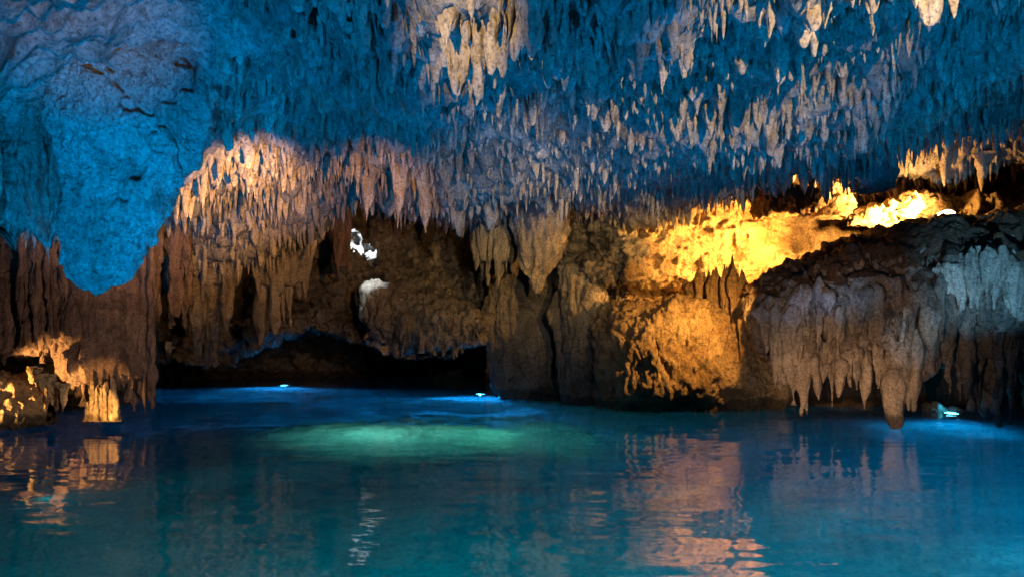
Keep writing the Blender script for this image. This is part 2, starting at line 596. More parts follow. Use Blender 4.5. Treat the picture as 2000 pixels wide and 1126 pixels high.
# ---- left: huge hanging rock
V, Q = loft_z([(-150, 60, 470), (-60, 70, 430), (0, 96, 392), (40, 100, 395), (100, 112, 408), (150, 118, 420), (200, 122, 424), (250, 124, 408), (300, 126, 375),
               (350, 128, 336), (400, 130, 316), (450, 132, 298), (500, 136, 272), (540, 146, 246), (556, 166, 232), (566, 186, 200)], 8.3, 0.62, 380, 380, power=2.2)
V = rough(V, outward(V, Q), amp=0.07, freq=0.8, flute=0.07, ffreq=1.1, fine=0.0, zs=0.22)
pend = body('hanging_rock', V, Q, M['pendant'], 'huge blue-lit rock hanging from the ceiling at the left, blunt pale tip over brown flowstone', 'hanging rock',
            amp=0.05, freq=2.6, flute=0.03, ffreq=3.4, fine=0.06, crack=0.12, zs=0.25)
V, Q = loft_z([(-100, -140, 120), (0, -120, 128), (150, -120, 126), (300, -120, 130), (400, -110, 126), (440, -80, 110), (452, -40, 70)], 8.9, 0.5, 220, 160)
body('fluted_rock', V, Q, M['over'], 'dark fluted rock with deep vertical grooves on the left edge beside the huge hanging rock', 'hanging rock',
     amp=0.08, freq=1.2, flute=0.26, ffreq=2.1, fine=0.04, crack=0.05, zs=0.08)
drip_obj('fluted_drapery', curtain_items(-90, 132, [(-90, -60), (132, -60)], [(-90, 440), (0, 448), (60, 430), (132, 455)], 8.6, 26, 0.3, seed=5, jit=16),
         M['over'], 'blue-lit row of long ribs covering the far left edge above the brown curtain', 'drapery')

# ---- left: brown flowstone curtains standing in front of the water
def curtain(name, px0, px1, top, bots, Y, mat, label, cat='flowstone', wpx=24, depth=0.4, seed=1, jit=8, thick=0.35, group=None, topj=12, k=1.0):
    bb = curtain_items(px0, px1, top, bots, Y, wpx, depth, seed, jit=jit, topj=topj)
    V1, Q1 = drips_mesh(bb, True, True)
    tpm = min(p[1] for p in top) if isinstance(top, list) else top
    nb = []
    for q in np.linspace(0, 1, 9):
        pass
    rows = [(tpm, px0, px1)]
    lo = max(p[1] for p in bots); hi = min(p[1] for p in bots)
    rows += [(hi - 0.12 * (hi - tpm), px0 + 4, px1 - 4), (hi - 4, px0 + (px1 - px0) * 0.12, px1 - (px1 - px0) * 0.12), (hi, px0 + (px1 - px0) * 0.3, px1 - (px1 - px0) * 0.3)]
    V2, Q2 = loft_z(rows, Y + 0.1, 5 + thick, 120, 100)
    Q2 = outward(V2, Q2)
    V, Q = join([(V1, Q1[:, ::-1]), (V2, Q2)])
    V = rough(V, Q, amp=0.06 * k, freq=2.0, flute=0.075 * k, ffreq=4.6, fine=0.022 * k, zs=0.08, crack=0.03)
    org = V.mean(axis=0); org[2] = V[:, 2].max()
    o = add(name, V, Q, mat, origin=org)
    return tag(o, label, cat, group)


curtain('flowstone_curtain', -140, 132, 380, [(-140, 700), (0, 720), (40, 700), (132, 690)], 13.6, M['brown'],
        'reddish brown ribbed flowstone curtain at the left edge under the blue rock', wpx=20, seed=21, jit=22)
curtain('flowstone_column', 118, 304, 420, [(118, 760), (150, 790), (180, 770), (230, 745), (262, 800), (304, 770)], 13.9, M['brown'],
        'tall brown ribbed flowstone column below the tip of the huge hanging rock, reaching the water', wpx=18, seed=22, jit=20, thick=0.6)
curtain('flowstone_curtain', 290, 372, 380, [(290, 500), (330, 660), (350, 640), (372, 600)], 15.2, M['brown'],
        'narrow reddish flowstone curtain just right of the tall brown column', wpx=22, seed=23, jit=22)
curtain('flowstone_curtain', 365, 470, 440, [(365, 640), (400, 700), (440, 640), (470, 560)], 16.6, M['over'],
        'grey-blue shaded flowstone curtain left of the flat tan drapery panel', wpx=24, seed=24, jit=24)
curtain('drapery_panel', 496, 606, 430, [(496, 560), (515, 652), (550, 640), (580, 590), (606, 586)], 17.8, M['drip'],
        'flat tan drapery panel pointing down to a ragged tip above the dark cavern', cat='drapery', wpx=34, seed=25, jit=12, thick=0.3, k=.6)
curtain('drapery_panel', 646, 682, 370, [(646, 520), (664, 545), (682, 530)], 18.2, M['brown'],
        'narrow reddish drapery just left of the white daylight crack', cat='drapery', wpx=18, seed=26, jit=6, thick=0.25, k=.6)

# back wall draperies
curtain('flowstone_block', 928, 1002, 370, [(928, 515), (960, 555), (1002, 540)], 18.0, M['drip'],
        'fluted brownish flowstone block with short teeth left of the hanging cone', cat='flowstone', wpx=20, seed=27, jit=9, thick=0.45, k=.6)
V, Q = loft_z([(360, 1000, 1112), (430, 1000, 1112), (460, 1004, 1106), (490, 1012, 1098), (520, 1020, 1084), (535, 1030, 1072), (556, 1040, 1062), (572, 1046, 1054)], 17.2, 0.7, 150, 120)
body('hanging_cone', V, Q, M['drip'], 'tan hanging cone of rock with a small dripping tip, middle of the back wall', 'hanging rock',
     amp=0.07, freq=2, flute=0.05, ffreq=3.5, fine=0.03)

# rock shelf in the middle, catches daylight
V, Q = loft_x([(700, 568, 582, 20.3, 0.05), (712, 552, 620, 20.0, 0.7), (740, 550, 665, 19.6, 1.0), (800, 566, 690, 19.2, 1.2), (860, 578, 680, 18.9, 1.2), (920, 592, 672, 18.8, 1.0), (944, 610, 668, 18.9, 0.6), (952, 640, 650, 19, 0.05)], 150, 120)
Qo = outward(V, Q)
it = curtain_items(770, 945, 610, [(770, 690), (860, 695), (945, 672)], 18.3, 24, 0.4, seed=31, jit=7)
V1, Q1 = drips_mesh(it, True, True)
V, Q = join([(V, Qo), (V1, Q1[:, ::-1])])
V = rough(V, Q, amp=0.16, freq=1.6, flute=0.05, ffreq=2.5, fine=0.05, crack=0.06)
tag(add('rock_shelf', V, Q, M['wall'], origin=(V[:, 0].mean(), V[:, 1].mean(), V[:, 2].max())),
    'bulging rock shelf over the dark cavern with one corner whitened by daylight', 'rock shelf')

# dark pillar between cavern and golden wall
curtain('rock_pillar', 955, 1075, 540, [(955, 775), (1000, 790), (1075, 790)], 19.4, M['wall'], 'dark fluted rock pillar standing in the water right of the black cavern mouth', cat='rock pillar',
        wpx=34, seed=33, jit=4, thick=0.7)
curtain('rock_pillar', 1092, 1175, 520, [(1092, 790), (1175, 800)], 17.9, M['wall'], 'dim brown rock pillar between the black fissure and the orange boulder', cat='rock pillar',
        wpx=34, seed=34, jit=4, thick=0.6)

# orange boulder under the golden wall
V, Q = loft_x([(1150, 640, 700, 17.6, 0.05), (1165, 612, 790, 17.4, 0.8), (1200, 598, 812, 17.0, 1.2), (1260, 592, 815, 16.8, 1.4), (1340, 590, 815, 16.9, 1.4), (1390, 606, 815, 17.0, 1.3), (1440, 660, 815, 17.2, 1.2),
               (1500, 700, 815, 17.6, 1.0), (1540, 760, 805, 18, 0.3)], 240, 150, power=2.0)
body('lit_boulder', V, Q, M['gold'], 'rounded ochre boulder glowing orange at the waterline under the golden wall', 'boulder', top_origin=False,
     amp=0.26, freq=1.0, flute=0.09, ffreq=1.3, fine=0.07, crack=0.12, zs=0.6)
# golden ribs
gold_ribs = [(1395, 560, 640, 26, 17.6), (1420, 556, 668, 24, 17.2), (1442, 540, 672, 24, 16.9), (1462, 545, 700, 26, 16.6), (1372, 566, 606, 20, 17.8), (1482, 600, 740, 26, 16.2)]
for i, (px, t, b, w, Y) in enumerate(gold_ribs):
    px -= 20; Y -= 0.5; w *= 1.3; t -= 30
    its = curtain_items(px - w / 2, px + w / 2, t, [(px, b)], Y, 17, 0.12, seed=40 + i, n=3, jit=12)
    drip_obj('flowstone_rib', its, M['gold'], 'amber-lit flowstone rib hanging under the golden wall left of the dark overhang', 'flowstone', 'amber flowstone ribs left of the overhang', seed=i, rib=True)

# hanging dark knob above the golden wall and purple column behind
V, Q = loft_x([(1466, 380, 412, 17.8, 0.05), (1480, 364, 424, 17.4, 0.6), (1520, 364, 420, 17.2, 0.7), (1565, 370, 412, 17.2, 0.7), (1596, 378, 402, 17.4, 0.4), (1606, 388, 396, 17.6, 0.05)], 110, 90)
body('dark_outcrop', V, Q, M['dark'], 'dark brown rock knob jutting out between the blue stalactites and the bright golden wall', 'rock', amp=0.14, freq=2.4, flute=0.06, ffreq=3, fine=0.05, crack=0.05)
V, Q = loft_z([(240, 1690, 1704), (262, 1684, 1712), (300, 1672, 1738), (340, 1664, 1752), (372, 1670, 1748)], 15.2, 0.7, 110, 100)
body('rock_column', V, Q, M['pendant'], 'purplish grey column coming down from the ceiling above the lamp ledge', 'rock column', amp=0.08, freq=2.2, flute=0.07, ffreq=3, fine=0.04)
V, Q = loft_z([(322, 1632, 1644), (345, 1614, 1660), (375, 1604, 1668), (400, 1596, 1664), (425, 1590, 1650)], 18.6, 0.8, 100, 90)
body('lit_pinnacle', V, Q, M['gold'], 'brilliant yellow rock pinnacle rising above the golden slope next to the dark knob', 'rock', top_origin=False, amp=0.16, freq=2.4, flute=0.05, ffreq=3, fine=0.06)

# ---- right overhang
ov = empty('rock_overhang', at(1750, 790, 14.8))
tag(ov, 'massive dark overhang on the right, hung with grey and tan drapery over the water', 'rock overhang')
lobes = [(1512, 560, 715, 38, 13.9), (1572, 520, 735, 42, 13.5), (1632, 520, 700, 36, 13.3), (1700, 500, 690, 40, 13.2), (1752, 520, 770, 34, 13.2), (1812, 500, 720, 36, 13.1), (1880, 470, 640, 42, 13.0), (1950, 460, 660, 44, 12.8), (2030, 450, 700, 44, 12.6)]
V, Q = loft_x([(1466, 570, 590, 14.9, 0.04), (1472, 553, 640, 14.9, 0.5), (1490, 548, 680, 14.9, 0.9), (1530, 528, 680, 14.9, 1.3), (1580, 508, 670, 15.0, 1.6), (1640, 480, 660, 15.1, 1.8), (1700, 455, 660, 15.2, 1.9),
               (1770, 436, 670, 15.2, 2.0), (1850, 434, 700, 15.2, 2.0), (1930, 418, 690, 15.0, 2.1), (2000, 402, 690, 14.8, 2.2), (2150, 400, 700, 14.2, 2.2), (2400, 400, 700, 13.2, 2.2)], 330, 200, power=2.5)
Q = outward(V, Q)
its = []
for i, (px, t, b, w, Y) in enumerate(lobes):
    p = at(px, t, Y + 0.25); q = at(px, b, Y + 0.25)
    its.append((p[0], Y + 0.25, p[2], p[2] - q[2], w / F_PX * Y, w / F_PX * Y * 1.1, 0.3 * i, [2, 5, 9, 12, 15, 19][i % 6]))
V1, Q1 = drips_mesh(its, True, True)
V, Q = join([(V, Q), (V1, Q1[:, ::-1])])
V = rough(V, Q, amp=0.20, freq=1.0, flute=0.10, ffreq=1.9, fine=0.05, crack=0.12, zs=0.3)
o = add('rock_body', V, Q, M['over'], parent=ov)
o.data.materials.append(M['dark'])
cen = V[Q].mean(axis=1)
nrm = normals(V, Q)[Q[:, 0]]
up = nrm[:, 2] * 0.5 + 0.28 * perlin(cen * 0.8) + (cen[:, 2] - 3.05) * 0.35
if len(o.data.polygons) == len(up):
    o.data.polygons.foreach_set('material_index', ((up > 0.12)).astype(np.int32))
from mathutils.bvhtree import BVHTree
pass
tree = BVHTree.FromPolygons([Vector(v) for v in V], [tuple(int(i) for i in q) for q in Q])


def surf_y(px, py, default):
    d = Vector(((px - HX) / F_PX, 1.0, (HY - py) / F_PX))
    hit = tree.ray_cast(Vector((0, 0, CAM_H)), d.normalized())
    return hit[0].y if hit[0] is not None else default


def seat(items):
    out_ = []
    for (x, y, z, Ln, rx, ry, ang, k_) in items:
        px_ = HX + x / y * F_PX; py_t = HY - (z - CAM_H) / y * F_PX; py_b = HY - (z - Ln - CAM_H) / y * F_PX
        ya = surf_y(px_, py_t, y)
        yb = surf_y(px_, 0.5 * (py_t + py_b), ya)
        yy = min(ya, yb) - rx * 0.1
        a_ = at(px_, py_t, yy); b_ = at(px_, py_b, yy)
        out_.append((a_[0], yy, a_[2], a_[2] - b_[2], rx, ry, ang, k_))
    return out_


# drapery tiers
tiers = [
    ('drapery', curtain_items(1478, 1560, [(1478, 590), (1560, 570)], [(1478, 640), (1500, 720), (1530, 750), (1560, 735)], 13.9, 26, 0.3, 51, jit=14), 'drip', 'grey upper drapery on the leaning left flank'),
    ('drapery', curtain_items(1545, 1650, [(1545, 560), (1650, 560)], [(1545, 690), (1600, 700), (1650, 680)], 13.3, 30, 0.25, 52, jit=22), 'drip', 'pale drapery in the middle of the flank'),
    ('drapery', curtain_items(1640, 1840, [(1640, 560), (1840, 545)], [(1640, 650), (1700, 640), (1760, 660), (1840, 650)], 13.2, 26, 0.25, 53, jit=20), 'over', 'bluish short drapery under the dark crust'),
    ('drapery', curtain_items(1830, 2010, [(1830, 500), (1900, 490), (2010, 500)], [(1830, 570), (1900, 600), (1960, 590), (2010, 620)], 12.7, 24, 0.25, 54, jit=20), 'drip', 'pale blue-white drapery near the right edge'),
    ('drapery', curtain_items(1500, 1640, [(1500, 680), (1640, 660)], [(1500, 745), (1540, 770), (1575, 790), (1600, 755), (1640, 775)], 13.8, 19, 0.4, 55, n=10, jit=24), 'drip', 'tan lower drapery with ragged teeth'),
    ('drapery', curtain_items(1650, 1775, [(1650, 660), (1775, 650)], [(1650, 745), (1690, 772), (1712, 752), (1745, 785), (1775, 790)], 13.6, 19, 0.4, 56, n=10, jit=24), 'drip', 'tan lower drapery beside the longest tip'),
]
for i, (nm, its, mt, lb) in enumerate(tiers):
    drip_obj(nm, seat(its), M[mt], lb, parent=ov, seed=i * 1.7, k=1.3, rib=True)
# big single teeth of the overhang
teeth = [(1575, 690, 797, 13, 13.5), (1545, 700, 762, 14, 13.7), (1520, 690, 752, 14, 13.9), (1608, 700, 748, 13, 13.5), (1640, 690, 776, 16, 13.4), (1692, 700, 793, 12, 13.3), (1745, 690, 842, 19, 12.9),
         (1725, 690, 770, 17, 13.1), (1768, 690, 800, 15, 13.1), (1790, 640, 802, 15, 13.2), (1665, 590, 640, 15, 13.0), (1700, 600, 655, 14, 12.9), (1758, 585, 668, 17, 12.8), (1812, 590, 700, 18, 12.8),
         (1615, 560, 620, 16, 13.0), (1898, 500, 600, 16, 12.4), (1940, 495, 560, 15, 12.4), (1975, 500, 620, 18, 12.3)]
for i, (px, t, b, w, Y) in enumerate(teeth):
    if b > 830: w = 16; b = 846
    p = at(px, t, Y); q = at(px, b, Y)
    k_ = [0, 4, 7, 8, 1, 10, 11, 14][i % 8]
    r = w / F_PX * Y
    if b > 830: k_ = 9
    drip_obj('stalactite', seat([(p[0], Y, p[2], p[2] - q[2], r * 1.15, r, 0.4 * i, k_)]), M['drip'], parent=ov, seed=i, rib=True,
             label='longest tip, dark and wet, almost touching the water' if b > 830 else None, k=0.8)
# dark curtain on the far right
curtain('dark_curtain', 1815, 2060, 520, [(1815, 700), (1860, 770), (1890, 800), (1940, 812), (2000, 830), (2060, 830)], 13.7, M['over'],
        'dim dark ribbed curtain at the right edge coming down beside the glowing blue light', cat='flowstone', wpx=30, seed=61, jit=8, depth=0.5, thick=0.3)

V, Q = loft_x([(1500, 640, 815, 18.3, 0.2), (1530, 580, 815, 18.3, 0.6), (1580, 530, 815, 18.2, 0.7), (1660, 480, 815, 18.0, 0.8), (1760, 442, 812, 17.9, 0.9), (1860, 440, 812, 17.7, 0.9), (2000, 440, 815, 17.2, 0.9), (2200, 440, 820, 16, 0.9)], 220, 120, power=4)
body('ledge_light_blocker', V, Q, M['black'], 'added dark rock wall blocking amber light behind the overhang drapery and carrying the lamp ledge', 'rock', amp=0.12, freq=1.4, flute=0.06, ffreq=2, fine=0.05)  # added to keep amber light from showing through the drapery gaps
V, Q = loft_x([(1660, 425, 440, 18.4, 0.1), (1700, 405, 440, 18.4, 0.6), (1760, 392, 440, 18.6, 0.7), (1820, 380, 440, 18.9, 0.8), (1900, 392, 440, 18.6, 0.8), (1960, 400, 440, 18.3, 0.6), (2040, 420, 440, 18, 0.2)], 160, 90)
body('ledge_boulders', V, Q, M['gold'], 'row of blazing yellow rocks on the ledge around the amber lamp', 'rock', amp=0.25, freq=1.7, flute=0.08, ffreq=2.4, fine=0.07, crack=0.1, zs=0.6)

# ---- left shore formations in orange light
V, Q = loft_x([(-160, 740, 840, 13.3, 0.8), (-60, 735, 840, 13.3, 0.9), (0, 732, 838, 13.3, 0.9), (40, 738, 835, 13.4, 0.8), (75, 764, 830, 13.4, 0.5), (98, 790, 826, 13.5, 0.05)], 120, 90)
body('shore_boulder', V, Q, M['gold'], 'low orange-brown boulder at the left edge of the water', 'boulder', top_origin=False, amp=0.13, freq=1.6, flute=0.04, ffreq=2, fine=0.05)
def stand(px0, px1, base, tops, Y, mat, name, label, n, seed, wpx=9, group=None, k=0.6):
    """standing dripstones: same templates turned upside down"""
    rs = np.random.default_rng(seed)
    its = []
    for i in range(n):
        px = px0 + (px1 - px0) * (i + 0.5) / n + rs.uniform(-2, 2)
        tp = spl(px, tops) + rs.normal(0, 4 if n < 5 else 12)
        yy = Y + rs.uniform(-0.2, 0.2)
        a_, b_ = at(px, tp, yy), at(px, base, yy)
        r = wpx / F_PX * yy * rs.uniform(0.6, 1.1)
        its.append((b_[0], yy, -b_[2], a_[2] - b_[2], r, r * 0.9, rs.uniform(0, 6), int(rs.choice([0, 4, 7, 8, 2, 5, 9]))))
    V, Q = drips_mesh(its)
    V[:, 2] *= -1
    V = rough(V, Q, amp=0.03 * k, freq=4.0, flute=0.03 * k, ffreq=6, fine=0.02 * k, seed=seed)
    org = V.mean(axis=0); org[2] = V[:, 2].min()
    o = add(name, V, Q, mat, origin=org)
    return tag(o, label, 'stalagmite', group)
stand(170, 232, 822, [(165, 800), (180, 748), (200, 756), (216, 765), (232, 780)], 13.0, M['gold'], 'stalagmite', 'squat orange-lit stalagmite cluster in the water below the brown column', 13, 71, 5)
stand(214, 220, 820, [(214, 722), (220, 724)], 12.9, M['gold'], 'stalagmite', 'thin upright orange stalagmite spike, tallest of the left shore', 1, 72, 4.5)
stand(225, 230, 818, [(225, 742), (230, 746)], 12.9, M['gold'], 'stalagmite', 'short curved orange stalagmite spike right of the tall thin one', 1, 73, 5.0)
its = curtain_items(58, 112, [(58, 705), (80, 728), (112, 738)], [(58, 742), (80, 765), (100, 780), (112, 760)], 12.8, 13, 0.15, 74, jit=6, topj=5)
drip_obj('stalactite_cluster', its, M['gold'], 'knobbly orange-lit stalactite cluster above the boulder at the left edge', 'stalactite', seed=3, k=.7)
p = at(122, 748, 12.9); q = at(122, 808, 12.9)
drip_obj('stalactite', [(p[0], 12.9, p[2], p[2] - q[2], 0.09, 0.08, 0.3, 0)], M['gold'], 'single thin orange stalactite pointing at the water near the left edge', 'stalactite', k=.6)
its = curtain_items(306, 332, [(306, 668), (332, 672)], [(306, 690), (332, 712)], 15.4, 13, 0.15, 75, jit=6, topj=5)
drip_obj('stalactite_cluster', its, M['gold'], 'small knobbly tan cluster on the rim right of the tall brown column', 'stalactite', seed=3, k=.7)
its = curtain_items(378, 412, [(378, 680), (395, 672), (412, 680)], [(378, 698), (395, 690), (412, 708)], 17.0, 13, 0.15, 76, jit=4, topj=4)
drip_obj('stalactite_cluster', its, M['gold'], 'small bright orange arch-shaped knob over the left end of the dark cavern', 'stalactite', seed=3, k=.7)

# ------------------------------------------------------------------ stalactites of the ceiling
def root_for(px, py_top):
    Y = 9.0
    for _ in range(12):
        z = float(ceil_z(np.array([(px - HX) / F_PX * Y]), np.array([Y]))[0])
        Y = 0.5 * Y + 0.5 * F_PX * (z - CAM_H) / (HY - py_top)
    return (px - HX) / F_PX * Y, Y, z

# notable ones placed one by one: px, top, tip, half width px, variant, label
BIG = [
    (1503, 0, 78, 20, 0, 'long pointed tan stalactite with a broad root, top right of the photo'),
    (1468, 18, 66, 12, 2, 'stubby tan stalactite left of the long pointed one at the top right'),
    (1524, 88, 165, 19, 9, 'broad blunt tan stalactite, left one of the largest pair at the right'),
    (1556, 90, 172, 15, 7, 'slim tan stalactite, right one of the largest pair at the right'),
    (1567, 148, 210, 15, 4, 'tan stalactite with a ragged tip, lowest of the bright ones at the right'),
    (1447, 90, 146, 16, 5, 'tan lobed stalactite standing alone left of the largest pair'),
    (1592, 0, 110, 17, 8, 'long ragged tan stalactite right of the pointed one at the top right'),
    (1640, 10, 74, 13, 0, 'leaning tan stalactite near the top edge, rightmost of the long ones'),
    (1568, 68, 108, 10, 2, 'small tan stalactite just above the largest pair'),
    (1332, 92, 150, 20, 1, 'clustered tan stalactite in the middle of the speckled patch'),
    (1295, 120, 184, 20, 0, 'wide tan stalactite with a pointed bottom below the speckled patch'),
    (1243, 112, 160, 11, 9, 'blunt tan stalactite left of the wide pointed one'),
    (1062, 155, 212, 14, 9, 'single blunt pale stalactite hanging free below the big tan curtain'),
    (1115, 160, 210, 11, 5, 'blunt pale stalactite, second right of the big tan curtain'),
    (1148, 172, 226, 13, 0, 'pale stalactite with a dark patch and pale tip'),
    (1180, 150, 196, 15, 2, 'short wide pale stalactite below the speckled patch'),
    (978, 180, 232, 15, 4, 'pale stalactite dangling under the left part of the big tan curtain'),
    (1402, 150, 196, 8, 7, 'thin slanting tan stalactite left of the largest pair'),
    (1078, 30, 106, 10, 5, 'smooth ochre stalactite at the right end of the big tan curtain'),
    (1100, 40, 130, 7, 7, 'long thin curved stalactite right of the big tan curtain'),
    (975, 0, 42, 9, 0, 'slender stalactite at the top edge above the big tan curtain'),
    (780, 340, 446, 16, 4, 'long tan stalactite over the daylight crack'),
    (826, 360, 456, 14, 7, 'long reddish stalactite right of the one over the daylight crack'),
    (715, 350, 430, 16, 0, 'tan stalactite just above the daylight crack'),
    (962, 385, 450, 18, 9, 'blunt grey stalactite above the fluted flowstone block'),
    (900, 390, 462, 14, 2, 'blunt grey-blue stalactite left of the fluted flowstone block'),
    (1590, 340, 372, 10, 5, 'grey stalactite, left one above the yellow pinnacle'),
    (1845, 320, 366, 14, 0, 'pale grey pointed stalactite above the amber lamp'),
    (1920, 330, 374, 12, 4, 'grey stalactite right of the one above the amber lamp'),
]
for i, (px, t, b, w, k_, lb) in enumerate(BIG):
    x, y, z = root_for(px, t)
    x *= 0.94; y *= 0.94
    zt = CAM_H + (HY - b) / F_PX * y
    r = 1.05 * w / F_PX * y
    L = z + 0.12 - zt
    drip_obj('stalactite', [(x, y, z + 0.12, L, r, r * 0.85, 0.5 * math.sin(i * 7.1), k_)], M['drip'], lb, 'stalactite', 'notable stalactites of the ceiling', seed=i, k=0.8)
# the big tan curtain
big_cur = []
for i, (px, t, b) in enumerate([(882, 112, 180), (896, 100, 188), (912, 98, 150), (925, 92, 186), (938, 90, 198), (952, 84, 160), (965, 70, 150), (980, 66, 150), (994, 60, 140), (1008, 44, 120), (1022, 30, 118), (1036, 20, 112),
                                (1050, 8, 100), (1062, 10, 96), (1072, 18, 92), (990, 30, 110), (1040, 0, 90)]):
    x, y, z = root_for(px, t)
    x *= 0.9; y *= 0.9
    zt = CAM_H + (HY - b) / F_PX * y
    big_cur.append((x, y, z + 0.15, z + 0.15 - zt, 20 / F_PX * y, 15 / F_PX * y, 0.3 * i, [3, 2, 9, 6, 5][i % 5]))
drip_obj('ceiling_drapery', big_cur, M['drip'], 'big tan drapery sweeping diagonally across the top centre of the ceiling', 'drapery', seed=2, k=1.0)

# the rest: jittered grid
rs = np.random.default_rng(77)
cand = []
Y = 2.0
while Y < 21.5:
    s = 0.10 + 0.0042 * Y
    x = -13.5
    while x < 14:
        cand.append((x + rs.uniform(-0.5, 0.5) * s, Y + rs.uniform(-0.5, 0.5) * s))
        x += s if Y > 5.5 else s * 1.6
    Y += s if Y > 5.5 else s * 1.6
C_ = np.array(cand)
pxc = HX + F_PX * C_[:, 0] / C_[:, 1]
wy, _ = wall_y(pxc, np.full(len(C_), 4.8))
keep = (C_[:, 1] < wy + 0.3) & (np.abs(pxc - HX) < 1250) & ~((pxc < 432) & (C_[:, 1] > 5) & (C_[:, 1] < 10.5))
C_ = C_[keep]; pxc = pxc[keep]
zc = ceil_z(C_[:, 0], C_[:, 1])
P3 = np.stack([C_[:, 0], C_[:, 1], np.zeros(len(C_))], axis=1)
cl = fbm(P3 * 0.9 + 2, 3)
cl2 = perlin(P3 * 2.7 + 20)
r1 = rs.random(len(C_))
Ls = (0.20 + 0.15 * np.clip(cl + 0.35, 0, 1.4) + 0.08 * cl2) * (0.6 + 1.1 * r1 ** 2.5)
# a few smooth stretches
pyc = HY - F_PX * (zc - CAM_H) / C_[:, 1]
bare = np.exp(-((pxc - 520) / 130) ** 2 - ((pyc - 60) / 120) ** 2) + np.exp(-((pxc - 1640) / 90) ** 2 - ((pyc - 195) / 18) ** 2) + np.exp(-((pxc - 1950) / 120) ** 2 - ((pyc - 190) / 40) ** 2)
Ls *= (1 - 0.3 * np.clip(bare, 0, 1))
patch = np.exp(-((pxc - 500) / 210) ** 2 - ((pyc - 340) / 110) ** 2)
Ls = Ls * (1 + 0.2 * patch) + 0.08 * patch * (0.4 + rs.random(len(C_)))
# long ones along the far edge on the right and over the left patch
Ls *= 1 + 0.35 * smooth(1250, 1500, pxc) * smooth(11, 13, C_[:, 1])
Ls = np.clip(Ls * 1.15, 0.10, 0.8)
blk = smooth(-0.25, 0.55, fbm(P3 * 0.55 + 44, 3))
Rx = (0.026 + 0.045 * rs.random(len(C_)) ** 2.5 + 0.075 * Ls) * (0.75 + 0.6 * blk)
Ry = Rx * rs.uniform(0.6, 1.0, len(C_))
size = Ls * Rx / C_[:, 1] ** 2
inview = (np.abs(pxc - HX) < 1010) & (pyc + F_PX * Ls / C_[:, 1] > 15) & (C_[:, 1] > 6.3)
inview &= ~((pxc < 440) & (C_[:, 1] > 8))
order = np.argsort(-np.where(inview, size, 0))
chosen = set(order[:320].tolist())
ZONES = [
    (lambda px, py: px < 640 and py > 200, 'amber-tipped stalactite in the lit patch right of the huge hanging rock', 'stalactites in the amber patch at the left'),
    (lambda px, py: px < 860, 'blue stalactite on the left half of the ceiling', 'blue stalactites on the left half of the ceiling'),
    (lambda px, py: px < 1120 and py < 230, 'stalactite around the big tan drapery at top centre', 'stalactites around the big tan drapery'),
    (lambda px, py: px < 1430 and py < 230, 'tan-speckled blue stalactite between the big drapery and the largest pair', 'speckled stalactites right of the big drapery'),
    (lambda px, py: py < 230, 'teal stalactite in the upper right corner of the ceiling', 'teal stalactites in the upper right corner'),
    (lambda px, py: px < 1250, 'grey-blue stalactite low in the middle above the back wall', 'stalactites low in the middle'),
    (lambda px, py: True, 'dark blue stalactite above the golden wall and the overhang', 'dark blue stalactites above the golden wall'),
]
stal_meshes = []
for k in range(20):
    t = T_HI[k].copy()
    tt = t * np.array([0.09, 0.08, 0.45])
    tt = rough(tt, Q_HI[:, ::-1], amp=0.012, freq=5, flute=0.008, ffreq=11, fine=0.008, seed=k * 3.1)
    me = make_mesh('stalactite', tt / np.array([0.09, 0.08, 0.45]), Q_HI[:, ::-1])
    me.materials.append(M['drip'])
    stal_meshes.append(me)
rest = []
for i in range(len(C_)):
    x, y = C_[i]
    ang = rs.uniform(-0.6, 0.6)
    v = int(rs.integers(0, 20))
    z = zc[i] + 0.12
    if i in chosen:
        o = bpy.data.objects.new('stalactite', stal_meshes[v])
        COL.objects.link(o)
        o.location = (x, y, z); o.rotation_euler = (0, 0, ang)
        o.scale = (Rx[i] * 1.15, Ry[i] * 1.15, Ls[i] + 0.12)
        py = HY - F_PX * (z - Ls[i] / 2 - CAM_H) / y
        for f, lb, gr in ZONES:
            if f(pxc[i], py):
                tag(o, lb, 'stalactite', gr); break
    else:
        rest.append((x, y, z, Ls[i] + 0.12, Rx[i], Ry[i], ang, v))
V, Q = drips_mesh(rest, False)
tag(add('small_stalactites', V, Q[:, ::-1], M['drip']), 'dense field of small stalactites covering the whole ceiling', 'stalactites', kind='stuff')
print('rest', len(rest), 'verts', len(V))

# ------------------------------------------------------------------ water and bed
LAMP_SPOTS = [(float(at(555, 748, 24.6)[0]), 24.6), (float(at(938, 765, 21.0)[0]), 21.0), (float(at(1858, 801, 15.6)[0]), 15.6)]


def build_bed():
    s = 0.14
    xs = np.arange(-18, 18, s); ys = np.arange(-6, 29, s)
    X, Yg = np.meshgrid(xs, ys)
    P = np.stack([X.ravel(), Yg.ravel(), np.zeros(X.size)], axis=1)
    z = -2.9 + 0.35 * fbm(P * 0.3, 4)
    x, y = P[:, 0], P[:, 1]
    rid = np.exp(-((x + 2.2 + 1.2 * perlin(P * 0.7)) / 3.8) ** 2 - ((y - 15.0 + 1.5 * perlin(P * 0.5 + 9)) / 2.3) ** 2)
    z = z + 1.75 * rid                                                      # pale submerged ridge
    z = z + (0.03 + 0.30 * rid) * ridged(P * 2.2, 4, 0.6)
    z = z + 1.2 * smooth(17, 20, y) + 0.8 * smooth(5, 8, x) * smooth(11, 14, y)
    for (lx, ly) in LAMP_SPOTS:
        z = z + 0.9 * np.exp(-((x - lx) / 3.0) ** 2 - ((y - ly + 0.3) / 1.5) ** 2)  # bed raised near the lamps to catch their glow
    V = np.stack([x, y, np.minimum(z, -0.75)], axis=1)
    o = add('lake_bed', V, grid_quads(len(xs), len(ys)), M['bed'])
    tag(o, kind='structure')
